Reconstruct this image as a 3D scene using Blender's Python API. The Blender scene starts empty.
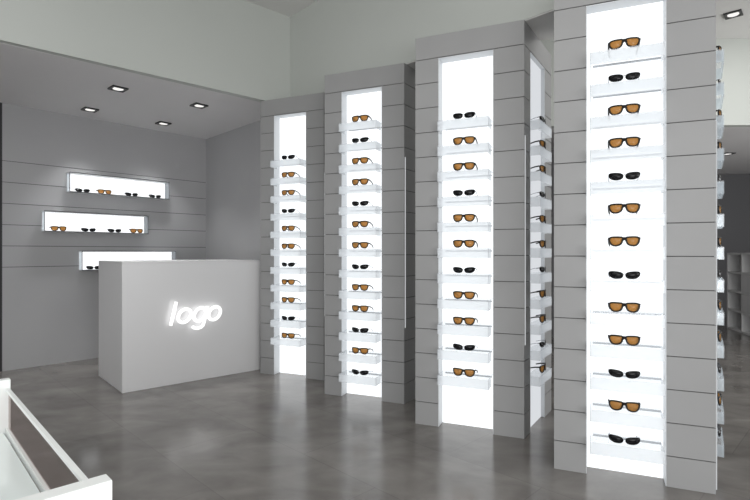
import bpy, bmesh, math
from mathutils import Vector, Matrix

S = bpy.context.scene
COL = S.collection
EYE = 1.2

# ---------------------------------------------------------------- camera, world, lights
cam = bpy.data.objects.new('camera', bpy.data.cameras.new('camera'))
COL.objects.link(cam)
cam.location = (0, 0, EYE)
cam.rotation_euler = (math.pi / 2, 0, 0)
cam.data.sensor_width = 36
cam.data.lens = 24.0
cam.data.shift_y = 0.0027
cam.data.clip_start = 0.02
S.camera = cam
S.view_settings.view_transform = 'Standard'
S.view_settings.look = 'None'
S.view_settings.gamma = 1
S.view_settings.use_curve_mapping = False
S.view_settings.exposure = 0.0

w = bpy.data.worlds.new('world')
S.world = w
w.use_nodes = True
w.node_tree.nodes['Background'].inputs[0].default_value = (0.97, 0.99, 1.0, 1)
w.node_tree.nodes['Background'].inputs[1].default_value = 0.85

def area(name, loc, target, sx, sy, power, color=(1, 1, 1)):
    l = bpy.data.lights.new(name, 'AREA')
    l.shape = 'RECTANGLE'; l.size = sx; l.size_y = sy; l.energy = power; l.color = color
    o = bpy.data.objects.new(name, l); COL.objects.link(o)
    o.location = loc
    o.rotation_euler = (Vector(target) - Vector(loc)).to_track_quat('-Z', 'Y').to_euler()
    return o
area('overhead_fill', (-0.6, 0.6, 3.45), (-0.6, 0.601, 0), 3.0, 2.0, 35, (1, 0.99, 0.97))  # added soft fill from overhead, stands for no fixture
area('front_fill', (0.5, -3.2, 1.0), (-0.9, 4.0, 3.2), 6.0, 2.0, 205, (1, 1, 1))  # added fill behind the camera, tilted up to brighten the ceilings
area('side_fill', (7.6, 2.2, 1.1), (1.5, 3.6, 2.2), 4.0, 2.0, 180, (1, 1, 1))  # added fill from the right for column flanks and header underside
area('rear_hall_fill', (3.6, 4.2, 3.5), (3.6, 4.5, 0), 1.5, 1.5, 22, (1, 0.99, 0.97))  # added fill over the hall, separate from its downlight

# ---------------------------------------------------------------- materials
def mat(name, color, rough=0.6, spec=0.5, metal=0.0):
    m = bpy.data.materials.new(name); m.use_nodes = True
    b = m.node_tree.nodes['Principled BSDF']
    b.inputs['Base Color'].default_value = (*color, 1)
    b.inputs['Roughness'].default_value = rough
    b.inputs['Specular IOR Level'].default_value = spec
    b.inputs['Metallic'].default_value = metal
    return m

def noisy(m, c0, c1, scale, detail=3, stretch=(1, 1, 1), rough=None, bump=0.0):
    nt = m.node_tree; b = nt.nodes['Principled BSDF']
    tc = nt.nodes.new('ShaderNodeTexCoord'); mp = nt.nodes.new('ShaderNodeMapping')
    mp.inputs['Scale'].default_value = stretch
    n = nt.nodes.new('ShaderNodeTexNoise'); n.inputs['Scale'].default_value = scale; n.inputs['Detail'].default_value = detail
    r = nt.nodes.new('ShaderNodeValToRGB')
    r.color_ramp.elements[0].position = 0.3; r.color_ramp.elements[1].position = 0.7
    r.color_ramp.elements[0].color = (*c0, 1); r.color_ramp.elements[1].color = (*c1, 1)
    nt.links.new(tc.outputs['Object'], mp.inputs[0]); nt.links.new(mp.outputs[0], n.inputs['Vector'])
    nt.links.new(n.outputs['Fac'], r.inputs[0]); nt.links.new(r.outputs[0], b.inputs['Base Color'])
    if bump:
        bp = nt.nodes.new('ShaderNodeBump'); bp.inputs['Strength'].default_value = bump; bp.inputs['Distance'].default_value = 0.002
        nt.links.new(n.outputs['Fac'], bp.inputs['Height']); nt.links.new(bp.outputs[0], b.inputs['Normal'])
    return m

def emis(name, color, strength):
    m = bpy.data.materials.new(name); m.use_nodes = True
    nt = m.node_tree; nt.nodes.clear()
    o = nt.nodes.new('ShaderNodeOutputMaterial'); e = nt.nodes.new('ShaderNodeEmission')
    e.inputs[0].default_value = (*color, 1); e.inputs[1].default_value = strength
    nt.links.new(e.outputs[0], o.inputs[0])
    return m

def translucent(name, color, transp, tint=(1, 1, 1), gloss=0.06, diffuse=0.4, rough=0.1):
    """Acrylic / tinted plastic: diffuse + translucent body, part see-through, faint gloss."""
    m = bpy.data.materials.new(name); m.use_nodes = True
    nt = m.node_tree; nt.nodes.clear()
    o = nt.nodes.new('ShaderNodeOutputMaterial')
    d = nt.nodes.new('ShaderNodeBsdfDiffuse'); d.inputs[0].default_value = (*color, 1)
    t = nt.nodes.new('ShaderNodeBsdfTranslucent'); t.inputs[0].default_value = (*color, 1)
    p = nt.nodes.new('ShaderNodeBsdfTransparent'); p.inputs[0].default_value = (*tint, 1)
    g = nt.nodes.new('ShaderNodeBsdfGlossy'); g.inputs['Roughness'].default_value = rough
    m1 = nt.nodes.new('ShaderNodeMixShader'); m1.inputs[0].default_value = diffuse
    m2 = nt.nodes.new('ShaderNodeMixShader'); m2.inputs[0].default_value = transp
    m3 = nt.nodes.new('ShaderNodeMixShader'); m3.inputs[0].default_value = gloss
    L = nt.links.new
    L(t.outputs[0], m1.inputs[1]); L(d.outputs[0], m1.inputs[2])
    L(m1.outputs[0], m2.inputs[1]); L(p.outputs[0], m2.inputs[2])
    L(m2.outputs[0], m3.inputs[1]); L(g.outputs[0], m3.inputs[2])
    L(m3.outputs[0], o.inputs[0])
    return m

M = {}
M['clad'] = noisy(mat('grey_laminate_cladding', (0.42, 0.42, 0.41), 0.5, 0.35), (0.285, 0.285, 0.285), (0.315, 0.315, 0.315), 1.5)
M['groove'] = mat('dark_joint', (0.10, 0.10, 0.10), 0.8, 0.2)
M['upper'] = noisy(mat('pale_wall_paint', (0.5, 0.52, 0.48), 0.85, 0.2), (0.50, 0.52, 0.492), (0.52, 0.54, 0.512), 0.8)
M['ceil'] = noisy(mat('ceiling_paint', (0.42, 0.42, 0.4), 0.9, 0.2), (0.68, 0.675, 0.66), (0.71, 0.705, 0.69), 0.8)
M['alc_ceil'] = noisy(mat('alcove_ceiling_paint', (0.3, 0.3, 0.3), 0.85, 0.2), (0.70, 0.69, 0.69), (0.73, 0.72, 0.72), 1)
M['back'] = noisy(mat('grey_wall_panel', (0.3, 0.3, 0.3), 0.6, 0.3), (0.36, 0.36, 0.365), (0.39, 0.39, 0.395), 1)
M['darkwall'] = mat('shaded_wall_grey', (0.12, 0.12, 0.125), 0.7, 0.3)  # wall grey darkened in its colour for the unlit back room
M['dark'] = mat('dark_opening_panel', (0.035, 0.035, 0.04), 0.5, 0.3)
M['desk'] = mat('satin_grey_lacquer', (0.80, 0.795, 0.80), 0.3, 0.6, 0.12)
M['white'] = mat('white_lacquer', (0.82, 0.84, 0.83), 0.35, 0.5)
M['tabletop'] = mat('white_back_painted_glass', (0.86, 0.93, 0.92), 0.12, 0.5)
M['cell'] = mat('grey_melamine', (0.72, 0.72, 0.72), 0.5, 0.4)
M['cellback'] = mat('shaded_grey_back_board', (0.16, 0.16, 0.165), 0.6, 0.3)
M['panel'] = emis('backlit_panel', (0.95, 0.98, 1.0), 1.3)
M['nichelight'] = emis('niche_backlight', (0.97, 0.985, 1.0), 1.3)
M['lining'] = mat('white_acrylic_lining', (0.66, 0.68, 0.70), 0.4, 0.4)
M['logo'] = emis('lit_letter_face', (1, 1, 1), 1.35)
M['lamp'] = emis('lamp_face', (1, 0.98, 0.95), 1.0)
M['strip'] = emis('edge_reflection_glow', (0.95, 0.98, 1), 0.6)  # emission stands in for a bright reflection along the column edge
M['acr'] = translucent('frosted_acrylic', (0.97, 0.985, 1.0), 0.55, (0.985, 0.993, 1), 0.03, 0.3)
M['clearacr'] = translucent('clear_acrylic', (0.8, 0.85, 0.88), 0.7, (0.9, 0.93, 0.95), 0.08, 0.5)
M['rail'] = mat('brushed_aluminium', (0.45, 0.47, 0.5), 0.35, 0.5, 0.5)
M['chrome'] = mat('chrome_edge', (0.3, 0.3, 0.31), 0.12, 0.5, 1.0)
M['blackframe'] = mat('black_acetate', (0.006, 0.005, 0.004), 0.3, 0.3)
M['blacklens'] = mat('black_lens', (0.004, 0.004, 0.005), 0.2, 0.25)
M['amber'] = translucent('amber_lens', (0.66, 0.44, 0.20), 0.6, (0.66, 0.42, 0.18), 0.02, 0.4)
M['silver'] = mat('silver_wire', (0.55, 0.56, 0.6), 0.25, 0.5, 0.8)
M['lampframe'] = mat('black_lamp_frame', (0.03, 0.03, 0.03), 0.4, 0.4)
M['glass'] = translucent('clear_brown_glass', (0.5, 0.4, 0.38), 0.95, (0.85, 0.81, 0.80), 0.03, 0.5, 0.03)

# polished concrete floor with large tiles
m = mat('polished_concrete', (0.13, 0.125, 0.12), 0.2, 0.5); M['floor'] = m
nt = m.node_tree; b = nt.nodes['Principled BSDF']; L = nt.links.new
tc = nt.nodes.new('ShaderNodeTexCoord')
mp = nt.nodes.new('ShaderNodeMapping'); mp.inputs['Rotation'].default_value = (0, 0, math.radians(45)); mp.inputs['Scale'].default_value = (1, 1, 1)
mp2 = nt.nodes.new('ShaderNodeMapping'); mp2.inputs['Rotation'].default_value = (0, 0, math.radians(45)); mp2.inputs['Scale'].default_value = (0.9, 1.35, 1)
L(tc.outputs['Object'], mp.inputs[0]); L(tc.outputs['Object'], mp2.inputs[0])
n1 = nt.nodes.new('ShaderNodeTexNoise'); n1.inputs['Scale'].default_value = 1.3; n1.inputs['Detail'].default_value = 6; n1.inputs['Roughness'].default_value = 0.6
n2 = nt.nodes.new('ShaderNodeTexNoise'); n2.inputs['Scale'].default_value = 3.0; n2.inputs['Detail'].default_value = 8; n2.inputs['Distortion'].default_value = 0.6
L(mp2.outputs[0], n1.inputs['Vector']); L(mp2.outputs[0], n2.inputs['Vector'])
mx = nt.nodes.new('ShaderNodeMath'); mx.operation = 'ADD'; L(n1.outputs['Fac'], mx.inputs[0]); L(n2.outputs['Fac'], mx.inputs[1])
hf = nt.nodes.new('ShaderNodeMath'); hf.operation = 'MULTIPLY'; hf.inputs[1].default_value = 0.5; L(mx.outputs[0], hf.inputs[0])
cr = nt.nodes.new('ShaderNodeValToRGB'); L(hf.outputs[0], cr.inputs[0])
cr.color_ramp.elements[0].position = 0.36; cr.color_ramp.elements[0].color = (0.145, 0.134, 0.124, 1)
cr.color_ramp.elements[1].position = 0.64; cr.color_ramp.elements[1].color = (0.275, 0.258, 0.242, 1)
bk = nt.nodes.new('ShaderNodeTexBrick'); bk.inputs['Scale'].default_value = 1.0
bk.inputs['Brick Width'].default_value = 1.2; bk.inputs['Row Height'].default_value = 0.6; bk.inputs['Mortar Size'].default_value = 0.0025
bk.inputs['Color1'].default_value = (1, 1, 1, 1); bk.inputs['Color2'].default_value = (0.86, 0.86, 0.86, 1); bk.inputs['Mortar'].default_value = (0.75, 0.75, 0.75, 1)
L(mp.outputs[0], bk.inputs['Vector'])
mc = nt.nodes.new('ShaderNodeMix'); mc.data_type = 'RGBA'; mc.blend_type = 'MULTIPLY'; mc.inputs[0].default_value = 1
L(cr.outputs[0], mc.inputs[6]); L(bk.outputs['Color'], mc.inputs[7]); L(mc.outputs[2], b.inputs['Base Color'])
rr = nt.nodes.new('ShaderNodeMapRange'); rr.inputs[1].default_value = 0.3; rr.inputs[2].default_value = 0.7; rr.inputs[3].default_value = 0.11; rr.inputs[4].default_value = 0.24
L(n1.outputs['Fac'], rr.inputs[0]); L(rr.outputs[0], b.inputs['Roughness'])

# ---------------------------------------------------------------- helpers
def link_mesh(name, bm, m, parent=None, bevel=0):
    bmesh.ops.remove_doubles(bm, verts=bm.verts, dist=1e-6)
    bmesh.ops.recalc_face_normals(bm, faces=bm.faces)
    me = bpy.data.meshes.new(name); bm.to_mesh(me); bm.free()
    me.materials.append(M[m])
    return link_data(name, me, parent, bevel)
def link_data(name, me, parent=None, bevel=0):
    o = bpy.data.objects.new(name, me); COL.objects.link(o)
    if parent: o.parent = parent
    if bevel:
        md = o.modifiers.new('bevel', 'BEVEL'); md.width = bevel; md.segments = 2; md.limit_method = 'ANGLE'
    return o
def empty(name, loc, rz=0):
    o = bpy.data.objects.new(name, None); COL.objects.link(o)
    o.location = loc; o.rotation_euler = (0, 0, rz); o.empty_display_size = 0.1
    return o
def tag(o, label, cat, group=None):
    o['label'] = label; o['category'] = cat
    if group: o['group'] = group
    return o
def struct(name, bm, m, parent=None):
    o = link_mesh(name, bm, m, parent); 
    if not parent: o['kind'] = 'structure'
    return o
def prism(bm, pts, z0, z1):
    lo = [bm.verts.new((p[0], p[1], z0)) for p in pts]; hi = [bm.verts.new((p[0], p[1], z1)) for p in pts]
    n = len(pts)
    for i in range(n):
        bm.faces.new((lo[i], lo[(i+1) % n], hi[(i+1) % n], hi[i]))
    bm.faces.new(hi); bm.faces.new(lo[::-1])
def box(bm, x0, x1, y0, y1, z0, z1):
    prism(bm, [(x0, y0), (x1, y0), (x1, y1), (x0, y1)], z0, z1)
def wallseg(a, b_, th, z0, z1):
    """prism along a->b, thickened th to the left of the direction."""
    a = Vector(a); b_ = Vector(b_); d = (b_-a).normalized(); n = Vector((-d.y, d.x))*th
    bm = bmesh.new(); prism(bm, [a, b_, b_+n, a+n], z0, z1); return bm
def tube(bm, pts, r, seg=6, closed=False):
    pts = [Vector(p) for p in pts]; n = len(pts); rings = []
    for i, p in enumerate(pts):
        if closed: t = pts[(i+1) % n]-pts[i-1]
        else: t = pts[min(i+1, n-1)]-pts[max(i-1, 0)]
        t.normalize()
        up = Vector((0, 1, 0)) if abs(t.y) < 0.8 else Vector((0, 0, 1))
        s = t.cross(up).normalized(); q = s.cross(t).normalized()
        rr = r[i] if isinstance(r, (list, tuple)) else r
        rings.append([bm.verts.new(p+(s*math.cos(a)+q*math.sin(a))*rr) for a in [2*math.pi*k/seg for k in range(seg)]])
    for i in range(n if closed else n-1):
        A = rings[i]; B = rings[(i+1) % n]
        for k in range(seg): bm.faces.new((A[k], A[(k+1) % seg], B[(k+1) % seg], B[k]))
    if not closed:
        bm.faces.new(rings[0][::-1]); bm.faces.new(rings[-1])

# ---------------------------------------------------------------- setting
ROW = Vector((0.7093, -0.727)).normalized()          # line of the columns and header
A = Vector((-3.75, 5.03)); B = Vector((-2.246, 6.65)) # niche wall
ZS = 2.70; ZC = 3.62
P0 = Vector((-0.875, 5.15)); PH = Vector((0.9605, 3.235))
HD = (PH-P0).normalized(); HEND = P0+HD*6.5
HN = Vector((-HD.y, HD.x))                           # points away from camera

bm = bmesh.new(); box(bm, -9, 10, -4, 12, -0.1, 0); struct('floor', bm, 'floor')
bm = bmesh.new(); box(bm, -9, 10, -1.2, 12, ZC, ZC+0.1); struct('ceiling', bm, 'ceil')
LW = Vector((-2.65, 3.54)); LD = (P0-LW).normalized(); LST = P0-LD*7.0
# upper wall over the alcove on the left, its underside is the alcove's front edge
bm = wallseg(LST, P0, 0.10, ZS+0.002, ZC); struct('wall_upper_left', bm, 'upper')
# header over the columns
bm = wallseg(P0, HEND, 0.36, ZS, ZC); struct('wall_upper_right', bm, 'upper')
bm = bmesh.new(); prism(bm, [P0+HD*0.01+HN*0.005, HEND+HN*0.005, HEND+HN*0.355, P0+HN*0.355+HD*0.01], ZS-0.006, ZS); struct('trim_1', bm, 'ceil')
# alcove ceiling
Bd = (B-A).normalized(); A2 = A-Bd*3.2
bm = bmesh.new(); prism(bm, [LST, P0+Vector((0.2, 0.3)), Vector((-0.6, 5.6)), B+Bd*0.3, A2+Vector((-.3, .3))], ZS, ZS+0.0018)
struct('ceiling_alcove', bm, 'alc_ceil')
# niche wall with board joints
bmw = bmesh.new(); bmg = bmesh.new()
d = Bd; n = Vector((-d.y, d.x))
def seg_prism(bm, a, b_, off, th, z0, z1):
    prism(bm, [a+n*off, b_+n*off, b_+n*(off+th), a+n*(off+th)], z0, z1)
zs = [0.0, 1.02, 1.22, 1.42, 1.645, 1.86, 2.08, ZS]
zs = [0.0, 1.047, 1.262, 1.477, 1.692, 1.907, 2.122, ZS]
for z0, z1 in zip(zs, zs[1:]):
    seg_prism(bmw, A, B, 0, 0.05, z0+(0.003 if z0 else 0), z1-(0.003 if z1 < ZS else 0))
seg_prism(bmg, A, B, 0.006, 0.06, 0, ZS)
w_ = struct('wall_back', bmw, 'back'); g_ = struct('wall_back_joints', bmg, 'groove')
g_.parent = w_
if 'kind' in g_: del g_['kind']
g_.name = 'board_joints'
# dark opening at the far left, end wall of the alcove
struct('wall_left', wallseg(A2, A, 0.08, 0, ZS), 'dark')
C1 = B+ROW*1.72
struct('wall_alcove_right', wallseg(B-ROW*0.0, C1, 0.08, 0, ZS), 'back')

# hall beyond the columns
R0 = Vector((0.2, 5.75)); R1 = Vector((7.5, 5.60))
struct('wall_upper_back', wallseg(R0, R1, 0.10, 2.64, ZC), 'upper')
bm = bmesh.new(); box(bm, 0.2, 8.2, 5.78, 10.5, 2.641, 2.74); struct('ceiling_back_room', bm, 'alc_ceil')
struct('wall_back_room', wallseg((0.0, 9.6), (8.2, 9.1), 0.1, 0, 2.70), 'darkwall')
struct('wall_back_room_left', wallseg((2.6, 5.8), (2.6, 9.5), 0.1, 0, 2.70), 'back')
struct('wall_back_room_right', wallseg((8.2, 9.3), (8.2, 5.7), 0.1, 0, 2.70), 'back')

# ---------------------------------------------------------------- downlights
def downlight(x, y, z, size, label, rz, power, group):
    t = empty('downlight', (x, y, z), rz)
    tag(t, label, 'ceiling light', group)
    bm = bmesh.new(); h = size/2; i = h*0.72
    for (x0, x1, y0, y1) in ((-h, h, -h, -i), (-h, h, i, h), (-h, -i, -i, i), (i, h, -i, i)):
        box(bm, x0, x1, y0, y1, -0.014, -0.001)
    box(bm, -i, i, -i, i, -0.004, -0.001)
    link_mesh('lamp_frame', bm, 'lampframe', t)
    bm = bmesh.new(); pts = [(i*0.93*math.cos(a), i*0.93*math.sin(a)) for a in [2*math.pi*k/24 for k in range(24)]]
    prism(bm, pts, -0.011, -0.0045)
    link_mesh('lamp_face', bm, 'lamp', t)
    l = bpy.data.lights.new('downlight_beam', 'SPOT'); l.energy = power; l.spot_size = math.radians(85); l.spot_blend = 0.6; l.shadow_soft_size = 0.04
    lo = bpy.data.objects.new('downlight_beam', l); COL.objects.link(lo); lo.parent = t; lo.location = (0, 0, -0.02)
g = 'square downlights over the reception desk'
AZ = math.atan2(Bd.y, Bd.x)
downlight(-2.35, 4.573, ZS, 0.135, 'square black-framed downlight in the alcove ceiling, nearest the upper wall at left', AZ, 38, g)
downlight(-2.99, 5.245, ZS, 0.135, 'square black-framed downlight above the left end of the top niche, leftmost in the alcove ceiling', AZ, 38, g)
downlight(-1.795, 5.10, ZS, 0.135, 'square black-framed downlight nearest the far column, rightmost in the alcove ceiling', AZ, 38, g)
downlight(-2.46, 5.81, ZS, 0.135, 'smallest-looking downlight, farthest back in the alcove above the right end of the top niche', AZ, 38, g)
downlight(3.64, 5.08, ZC, 0.15, 'black-framed downlight in the high ceiling right of the nearest column', AZ, 14, None)
downlight(5.15, 7.3, 2.64, 0.14, 'small lamp under the low dark ceiling beyond the nearest column', 0, 2, None)

# ---------------------------------------------------------------- eyewear
def lens_outline(kind):
    if kind == 'amber':
        raw = [(0.0075, 0.049), (0.020, 0.0525), (0.040, 0.0535), (0.058, 0.0525), (0.067, 0.048), (0.0695, 0.038),
               (0.066, 0.022), (0.057, 0.0085), (0.044, 0.0035), (0.028, 0.006), (0.016, 0.014), (0.0095, 0.030)]
    else:
        raw = [(0.006, 0.025), (0.010, 0.034), (0.024, 0.040), (0.044, 0.0425), (0.062, 0.0425), (0.0715, 0.038),
               (0.0725, 0.028), (0.067, 0.015), (0.052, 0.0055), (0.034, 0.003), (0.016, 0.006), (0.007, 0.015)]
    out = []; n = len(raw)
    for i in range(n):                                  # Catmull-Rom smoothing
        p0, p1, p2, p3 = raw[i-1], raw[i], raw[(i+1) % n], raw[(i+2) % n]
        for t in (0, 0.5):
            out.append(tuple(0.5*((2*p1[k])+(-p0[k]+p2[k])*t+(2*p0[k]-5*p1[k]+4*p2[k]-p3[k])*t*t+(-p0[k]+3*p1[k]-3*p2[k]+p3[k])*t**3) for k in (0, 1)))
    return out
ZK = {'amber': 0.9, 'black': 0.95}
def wrap(x, z): return 2.6*x*x+0.002                     # curve of the front around the face
def eyewear_meshes(kind):
    out = []; ol = lens_outline(kind); zk = ZK[kind]
    for s in (-1, 1):
        bm = bmesh.new()
        cx = sum(p[0] for p in ol)/len(ol); cz = sum(p[1] for p in ol)/len(ol)
        fr = [bm.verts.new((s*x, wrap(x, z)-0.001, z)) for x, z in ol]
        bk_ = [bm.verts.new((s*x, wrap(x, z)+0.001, z)) for x, z in ol]
        cf = bm.verts.new((s*cx, wrap(cx, cz)-0.003, cz)); cb = bm.verts.new((s*cx, wrap(cx, cz)-0.001, cz))
        for i in range(len(ol)):
            j = (i+1) % len(ol)
            bm.faces.new((fr[i], fr[j], cf)); bm.faces.new((bk_[j], bk_[i], cb)); bm.faces.new((fr[i], bk_[i], bk_[j], fr[j]))
        out.append(('lens', bm, 'amber' if kind == 'amber' else 'blacklens'))
    bm = bmesh.new()
    r = 0.0047 if kind == 'amber' else 0.0014
    for s in (-1, 1):
        tube(bm, [(s*x, wrap(x, z), z) for x, z in ol], r, 6, True)
        if kind == 'amber': tube(bm, [(s*0.064, wrap(0.064, 0), 0.047), (s*0.071, wrap(0.071, 0)+0.003, 0.047)], 0.0032)
        else: tube(bm, [(s*0.066, wrap(0.066, 0), 0.036), (s*0.071, wrap(0.071, 0)+0.003, 0.036)], 0.0015)
    if kind == 'amber':
        tube(bm, [(-0.012, wrap(0.012, 0), 0.047), (0, 0.001, 0.0485), (0.012, wrap(0.012, 0), 0.047)], 0.0050)
        tube(bm, [(-0.012, wrap(0.012, 0), 0.033), (0, 0.001, 0.040), (0.012, wrap(0.012, 0), 0.033)], 0.0050)
    else:
        tube(bm, [(-0.009, wrap(0.009, 0), 0.027), (0, 0.0, 0.030), (0.009, wrap(0.009, 0), 0.027)], 0.0013)
    out.append(('frame', bm, 'blackframe'))
    for s in (-1, 1):
        bm = bmesh.new(); y0 = wrap(0.071, 0)+0.003; zt = 0.047 if kind == 'amber' else 0.036
        k = 1.0 if kind == 'amber' else 0.5
        tube(bm, [(s*0.071, y0, zt), (s*0.0715, y0+0.03, zt-0.004), (s*0.071, y0+0.065, zt-0.014), (s*0.069, y0+0.09, zt-0.024), (s*0.066, y0+0.105, 0.013), (s*0.064, y0+0.114, 0.0022)],
             [0.0055*k, 0.0052*k, 0.0046*k, 0.0044*k, 0.0040*k, 0.0022*k])
        out.append(('temple', bm, 'blackframe' if kind == 'amber' else 'silver'))
    res = []
    for nm, b2, mm in out:
        bmesh.ops.recalc_face_normals(b2, faces=b2.faces)
        b2.transform(Matrix.Diagonal((1, 1, zk, 1)))
        me = bpy.data.meshes.new(nm); b2.to_mesh(me); b2.free(); me.materials.append(M[mm])
        for p in me.polygons: p.use_smooth = True
        res.append((nm, me))
    return res
EW = {k: eyewear_meshes(k) for k in ('amber', 'black')}
def sunglasses(kind, loc, rz, label, group):
    t = empty('sunglasses', loc, rz); tag(t, label, 'sunglasses', group)
    for nm, me in EW[kind]: link_data(nm, me, t)
    return t

PAT = 'OBOOBOOBOOBOB'
ORD = ['top', 'second', 'third', 'fourth', 'fifth', 'sixth', 'seventh', 'eighth', 'ninth', 'tenth', 'eleventh', 'twelfth', 'thirteenth']
JS = 0.17
def zj(j): return EYE+JS*(7.87-j)
SA = math.atan2(1, 0.65)                                 # direction of the columns' flank

def shelf_mesh(x0, x1, p, back):
    """frosted tray turned upside down: top plate, front panel and two ends; top at z=0"""
    bm = bmesh.new(); h = 0.39*JS; th = 0.005
    box(bm, x0, x1, -p, back, -th, 0)
    box(bm, x0, x1, -p, -p+th, -h, -th)
    box(bm, x0, x0+th, -p+th, back*0.2, -h, -th)
    box(bm, x1-th, x1, -p+th, back*0.2, -h, -th)
    bmesh.ops.recalc_face_normals(bm, faces=bm.faces)
    me = bpy.data.meshes.new('shelf'); bm.to_mesh(me); bm.free(); me.materials.append(M['acr']); me.materials.append(M['acrplate'])
    for p in me.polygons:
        if p.index < 6: p.material_index = 1             # the top plate is clearer than the front
    return me
M['acrplate'] = translucent('clear_acrylic_plate', (0.97, 0.985, 1.0), 0.82, (0.985, 0.993, 1), 0.04, 0.3)

def column(px, py, W, ks, name, sidekit, clabel, gu=0.465, strip=(0.6, 1.95), fp=0.062, au=(0.225, 0.735), flank='acr'):
    ang = math.atan2(-0.297, 0.695)
    t = empty('display_column', (px, py, 0), ang)
    tag(t, clabel, 'display column', 'clad display columns with lit shelf panels')
    sl = SA-ang; sv = Vector((math.cos(sl), math.sin(sl))); sn = Vector((-sv.y, sv.x))   # flank direction and inward normal
    a0, a1, rec = au[0]*W, au[1]*W, 0.10
    SW = 0.70; s0, s1, srec = 0.135, 0.50, 0.03
    Q = Vector((W, 0))
    foot = [(0, 0), (a0, 0), (a0, rec), (a1, rec), (a1, 0), (W, 0)]
    if sidekit: foot += [Q+sv*s0, Q+sv*s0+sn*srec, Q+sv*s1+sn*srec, Q+sv*s1]
    foot += [Q+sv*SW, sv*SW]
    full = [(0, 0), Q, Q+sv*SW, sv*SW]
    cx = Vector((W/2, 0))+sv*SW/2
    bm = bmesh.new()
    prism(bm, full, zj(0)+0.0, ZS-0.0075)
    for j in range(15):
        z1 = zj(j)-(0.0025 if j else 0); z0 = zj(j+1)+0.0025 if j < 14 else 0.0005
        if j == 0: z1 -= 0.005
        prism(bm, foot, z0, z1)
    link_mesh('cladding', bm, 'clad', t)
    ins = 0.006
    inner = [(ins, ins), (a0-ins, ins), (a0-ins, rec+ins), (a1+ins, rec+ins), (a1+ins, ins), (W-ins, ins)]
    if sidekit: inner += [Q+sv*(s0-ins)+sn*ins, Q+sv*(s0-ins)+sn*(srec+ins), Q+sv*(s1+ins)+sn*(srec+ins), Q+sv*(s1+ins)+sn*ins]
    inner += [Q+sv*(SW-ins)+sn*ins, sv*(SW-ins)+Vector((ins, 0))]
    bm = bmesh.new(); prism(bm, inner, 0.001, zj(0)+0.002); link_mesh('core', bm, 'groove', t)
    # light box in the front recess
    zt = zj(0)-0.006
    bm = bmesh.new(); box(bm, a0+0.004, a1-0.004, rec-0.006, rec-0.0005, 0.002, zt-0.004)
    link_mesh('light_panel', bm, 'panel', t)
    bm = bmesh.new()
    box(bm, a0+0.0005, a0+0.0035, -0.001, rec-0.001, 0.002, zt); box(bm, a1-0.0035, a1-0.0005, -0.001, rec-0.001, 0.002, zt)
    box(bm, a0+0.004, a1-0.004, -0.001, rec-0.007, zt-0.004, zt-0.001)
    link_mesh('panel_surround', bm, 'lining', t)
    # thin glowing strip added down the flank, imitating a bright reflection at the corner
    fm = Matrix.Translation((W, 0, 0)) @ Matrix.Rotation(sl, 4, 'Z')
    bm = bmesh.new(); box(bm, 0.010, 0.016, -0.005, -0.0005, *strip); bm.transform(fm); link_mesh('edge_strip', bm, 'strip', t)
    bm = None
    me = shelf_mesh((au[0]+0.025)*W, (au[1]-0.023)*W, 0.085, rec-0.007)
    rails = bmesh.new(); box(rails, 0.262*W, 0.70*W, rec-0.016, rec-0.007, -0.026, -0.016)
    rme = bpy.data.meshes.new('mounting_rail'); rails.to_mesh(rme); rails.free(); rme.materials.append(M['rail'])
    n_ = len(ks)
    for i, k in enumerate(ks):
        z = EYE+JS*(6.33-k-0.165)
        s = link_data('shelf', me, t); s.location = (0, 0, z)
        rl = link_data('mounting_rail', rme, s)
        kind = 'amber' if PAT[k] == 'O' else 'black'
        pos = t.matrix_basis if False else (Matrix.Translation((px, py, 0)) @ Matrix.Rotation(ang, 4, 'Z'))
        wpos = pos @ Vector((gu*W, -0.070, z+0.0012))
        desc = 'amber-lensed sunglasses' if kind == 'amber' else 'slim black sunglasses'
        where = ('bottom' if i == n_-1 else ORD[i]) + ' shelf' + ('' if i in (0, n_-1) else ' down')
        sunglasses(kind, wpos, ang, f'{desc} on the front of the {name}, {where}', f'sunglasses on the front of the {name}')
    if sidekit:
        bm = bmesh.new(); box(bm, s0+0.004, s1-0.004, srec-0.005, srec-0.0005, 0.002, zt-0.004); bm.transform(fm)
        link_mesh('light_panel', bm, 'panelside', t)
        bm = bmesh.new(); box(bm, s0+0.0005, s0+0.0035, -0.001, srec-0.001, 0.002, zt); box(bm, s1-0.0035, s1-0.0005, -0.001, srec-0.001, 0.002, zt)
        box(bm, s0+0.004, s1-0.004, -0.001, srec-0.006, zt-0.004, zt-0.001); bm.transform(fm)
        link_mesh('panel_surround', bm, 'lining', t)
        sme = shelf_mesh(s0+0.008, 0.455, fp, srec-0.006)
        sme.materials[0] = M[flank]
        for i, k in enumerate(ks):
            z = EYE+JS*(6.33-k-0.165)
            s = link_data('shelf', sme, t); s.matrix_local = Matrix.Translation((0, 0, z)) @ fm
            kind = 'amber' if PAT[k] == 'O' else 'black'
            wm = Matrix.Translation((px, py, 0)) @ Matrix.Rotation(ang, 4, 'Z') @ fm
            wpos = wm @ Vector((0.295, -fp+0.008, z+0.0012))
            desc = 'amber-lensed sunglasses' if kind == 'amber' else 'slim black sunglasses'
            where = ('bottom' if i == n_-1 else ORD[i]) + ' shelf' + ('' if i in (0, n_-1) else ' down')
            sunglasses(kind, wpos, SA, f'{desc} seen edge-on, right flank of the {name}, {where}', f'sunglasses on the right flank of the {name}')
    return t
M['panelside'] = emis('flank_backlit_panel', (0.93, 0.96, 1.0), 0.75)

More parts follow.
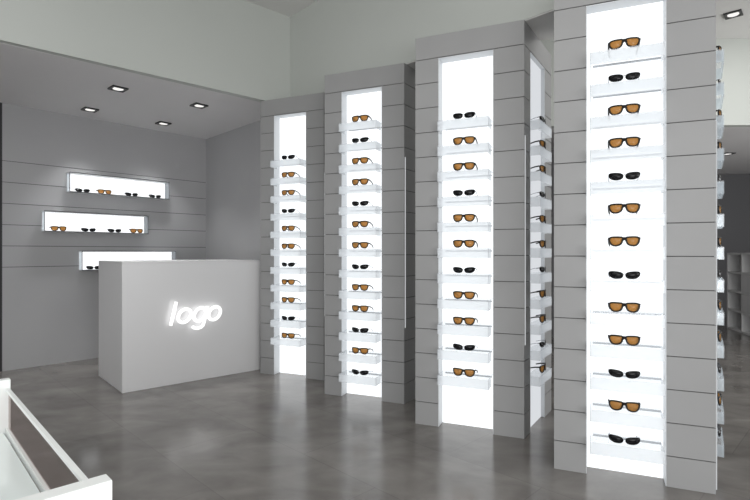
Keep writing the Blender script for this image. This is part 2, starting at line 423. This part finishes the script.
C0 = Vector((0.992, 2.771)); ST = Vector((0.7093, -0.727))
column(C0.x, C0.y, 0.756, range(13), 'nearest column', True, 'grey clad display column nearest the camera, with a tall lit panel of thirteen shelves', 0.457, (0.02, 1.85), 0.038, (0.216, 0.718), 'clearacr')
c = C0-ST; column(c.x, c.y, 0.734, range(1, 12), 'second nearest column', True, 'grey clad display column just left of the nearest one, with shelves on its front and right flank', 0.485)
c = C0-2*ST; column(c.x, c.y, 0.714, range(13), 'third nearest column', False, 'grey clad display column right of the farthest one, its lit panel filled with shelves to near the floor', 0.50)
c = C0-3*ST; column(c.x, c.y, 0.714, range(1, 12), 'farthest column', False, 'grey clad display column beside the reception desk, farthest and smallest-looking of the row', 0.505)

# ---------------------------------------------------------------- reception desk
D0 = Vector((-2.145, 4.243)); D1 = Vector((-1.175, 5.105)); dd = (D1-D0).normalized(); dl = (D1-D0).length
DA = math.atan2(dd.y, dd.x)
t = empty('reception_desk', (D0.x, D0.y, 0), DA)
tag(t, 'plain grey reception desk with glowing lettering, standing left of the far column', 'reception desk')
bm = bmesh.new()
box(bm, 0, dl, 0, 0.03, 0.0005, 1.105)                     # front board
box(bm, 0, 0.03, 0.0305, 0.80, 0.0005, 1.105)             # left end
box(bm, dl-0.03, dl, 0.0305, 0.80, 0.0005, 1.105)
link_mesh('body', bm, 'desk', t, 0.002)
bm = bmesh.new(); box(bm, 0, dl, 0, 0.80, 1.1055, 1.117); link_mesh('desk_top', bm, 'desk', t, 0.002)
bm = bmesh.new(); box(bm, 0.031, dl-0.031, 0.031, 0.79, 0.72, 0.745); link_mesh('inner_shelf', bm, 'desk', t)
# lettering: one raised lit letter per child
def ribbon(bm, pts, wd, closed, y0, y1):
    """flat stroke of width wd following pts (x, z), thick from y0 to y1"""
    pts = [Vector(p) for p in pts]; n = len(pts); R = []
    for i, p in enumerate(pts):
        tt = (pts[(i+1) % n]-pts[i-1]) if closed else (pts[min(i+1, n-1)]-pts[max(i-1, 0)])
        tt.normalize(); q = Vector((-tt.y, tt.x))*wd/2
        R.append([bm.verts.new((a.x, y, a.y)) for a, y in ((p+q, y0), (p-q, y0), (p-q, y1), (p+q, y1))])
    for i in range(n if closed else n-1):
        a, b_ = R[i], R[(i+1) % n]
        for k in range(4): bm.faces.new((a[k], a[(k+1) % 4], b_[(k+1) % 4], b_[k]))
    if not closed: bm.faces.new(R[0][::-1]); bm.faces.new(R[-1])
def letters(parent):
    zb = 0.542; sh = 0.24
    def sl(p, cx): return (cx+p[0]+sh*p[1], zb+p[1])
    ring = [(0.056*math.cos(a), 0.078+0.061*math.sin(a)) for a in [2*math.pi*k/28 for k in range(28)]]
    hook = [(0.056, 0.150), (0.056, 0.10), (0.056, 0.04), (0.056, 0.0), (0.054, -0.025), (0.036, -0.042), (0.008, -0.048), (-0.025, -0.043), (-0.046, -0.026)]
    for ch, cx, strokes in (('l', 0.388, [([(0, 0), (0, 0.21)], False)]), ('o', 0.494, [(ring, True)]),
                            ('g', 0.636, [([(0.96*a, b_) for a, b_ in ring], True), (hook, False)]), ('o', 0.778, [(ring, True)])):
        bm = bmesh.new()
        for k, (pts, cl) in enumerate(strokes):
            e = 0.0004*k
            ribbon(bm, [sl(p, cx) for p in pts], 0.027, cl, -0.050-e, -0.036-e)
        o = link_mesh('letter', bm, 'logo', parent); o['label'] = 'glowing white letter '+ch
        bm = bmesh.new()                                       # stand-off pin to the desk
        tube(bm, [(sl((0.06 if ch != 'l' else 0, 0.08), cx)[0], -0.036, zb+0.08), (sl((0.06 if ch != 'l' else 0, 0.08), cx)[0], 0.0, zb+0.08)], 0.004)
        link_mesh('pin', bm, 'rail', o)
letters(t)

# ---------------------------------------------------------------- wall cases
def wall_case(u0, u1, z0, z1, glasses, nm, label):
    ln = (B-A).length; a = A+(B-A)*u0; Wd = ln*(u1-u0)
    t = empty('wall_display_case', (a.x, a.y, z0), AZ); tag(t, label, 'display case', 'lit display cases on the alcove wall')
    h = z1-z0; p = 0.11
    bm = bmesh.new(); box(bm, 0.006, Wd-0.006, -0.008, -0.0015, 0.008, h-0.008); link_mesh('light_panel', bm, 'nichelight', t)
    bm = bmesh.new(); box(bm, 0, Wd, -p, -0.0015, 0, 0.006); box(bm, 0, Wd, -p, -0.0015, h-0.006, h)
    link_mesh('case_body', bm, 'lining', t)
    for xa in (0, Wd-0.005):
        bm = bmesh.new(); box(bm, xa, xa+0.005, -p, -0.009, 0.0065, h-0.0065); link_mesh('end_pane', bm, 'clearacr', t)
    bm = bmesh.new(); e = 0.006
    box(bm, -0.002, Wd+0.002, -p-e, -p-0.0005, -0.002, 0.005); box(bm, -0.002, Wd+0.002, -p-e, -p-0.0005, h-0.005, h+0.002)
    box(bm, -0.002, 0.004, -p-e, -p-0.0005, 0.0055, h-0.0055); box(bm, Wd-0.004, Wd+0.002, -p-e, -p-0.0005, 0.0055, h-0.0055)
    link_mesh('chrome_edge', bm, 'chrome', t)
    for (px_, kind, wh) in glasses:
        # point on the case where the picture column px_ meets the plane of the sunglasses
        off = Vector((Bd.y, -Bd.x))*0.07; k = (px_-375)/500
        o = A+off; s = (k*o.y-o.x)/(Bd.x-k*Bd.y); q = o+Bd*s
        desc = 'amber-lensed sunglasses with black frame' if kind == 'amber' else 'small black sunglasses'
        sunglasses(kind, (q.x, q.y, z0+0.0062), AZ, f'{desc} {wh}', f'sunglasses in the {nm}')
wall_case(0.258, 0.750, 1.850, 2.060, [(83, 'black', 'leftmost in the top wall case'), (105, 'amber', 'second from the left in the top wall case'), (132, 'black', 'third from the left in the top wall case'), (155.5, 'black', 'rightmost in the top wall case')],
          'top wall case', 'topmost long lit wall case, on the panelled alcove wall')
wall_case(0.153, 0.634, 1.418, 1.630, [(59, 'amber', 'leftmost in the middle wall case'), (89, 'black', 'second from the left in the middle wall case'), (115, 'black', 'third from the left in the middle wall case'), (137, 'amber', 'rightmost in the middle wall case')],
          'middle wall case', 'middle long lit wall case, set farthest left on the alcove wall')
wall_case(0.312, 0.788, 0.998, 1.210, [(94, 'black', 'alone at the left end of the lowest wall case')],
          'lowest wall case', 'lowest lit wall case, half hidden behind the reception desk')

# ---------------------------------------------------------------- white display table at bottom left
T0 = Vector((-0.563, 0.987)); T1 = Vector((-1.208, 1.654)); td = (T1-T0).normalized(); tl = (T1-T0).length
TA = math.atan2(td.y, td.x)
t = empty('display_table', (T0.x, T0.y, 0), TA)             # local x: away from the camera along the rail, local y: into the table
tag(t, 'white display table with glass-sided rim in the bottom left foreground', 'display table')
TW = 0.75; ZR = 0.75
bm = bmesh.new(); box(bm, -0.060, -0.020, -0.024, TW, 0.0005, ZR+0.012); link_mesh('end_panel', bm, 'white', t, 0.002)
bm = bmesh.new(); box(bm, tl+0.005, tl+0.035, -0.003, TW, 0.0005, ZR+0.028); link_mesh('end_panel', bm, 'white', t, 0.002)
for y in (0.0, TW-0.011):
    bm = bmesh.new(); box(bm, -0.0195, tl+0.0045, y, y+0.011, ZR-0.010, ZR); link_mesh('top_rail', bm, 'white', t, 0.001)
    bm = bmesh.new(); box(bm, -0.0195, tl+0.0045, y, y+0.011, ZR-0.156, ZR-0.132); link_mesh('bottom_rail', bm, 'white', t, 0.001)
    bm = bmesh.new(); box(bm, -0.014, tl+0.004, y+0.001, y+0.003, ZR-0.1315, ZR-0.0105); link_mesh('glass_side', bm, 'glass', t)
bm = bmesh.new(); box(bm, -0.0145, tl+0.0045, 0.0165, TW-0.0165, ZR-0.170, ZR-0.146); link_mesh('table_top', bm, 'tabletop', t)

# ---------------------------------------------------------------- cubby shelving in the room beyond
a = Vector((5.56, 7.9)); dv = Vector((-0.27, -1)).normalized()
t = empty('cubby_shelving', (a.x, a.y, 0), math.atan2(dv.y, dv.x))   # local x towards the camera, local y to the right (behind)
tag(t, 'low grey cubby shelving unit in the dim room right of the nearest column', 'shelving unit')
cw, chh, nc, nr, th, dp = 0.50, 0.29, 4, 4, 0.028, 0.38
bm = bmesh.new()
for i in range(nc+1): box(bm, i*cw, i*cw+th, 0, dp, 0.0005, nr*chh+th)
for j in range(nr+1):
    for i in range(nc): box(bm, i*cw+th+0.0005, (i+1)*cw-0.0005, 0, dp, j*chh+0.0005, j*chh+th)
link_mesh('carcass', bm, 'cell', t)
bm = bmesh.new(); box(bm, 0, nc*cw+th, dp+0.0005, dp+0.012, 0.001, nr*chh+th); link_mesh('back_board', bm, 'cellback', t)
for j in (1, 2):
    bm = bmesh.new(); box(bm, cw+th+0.004, 2*cw-0.004, -0.004, dp-0.01, j*chh+th+0.003, (j+1)*chh-0.003); link_mesh('drawer', bm, 'cell', t, 0.003)
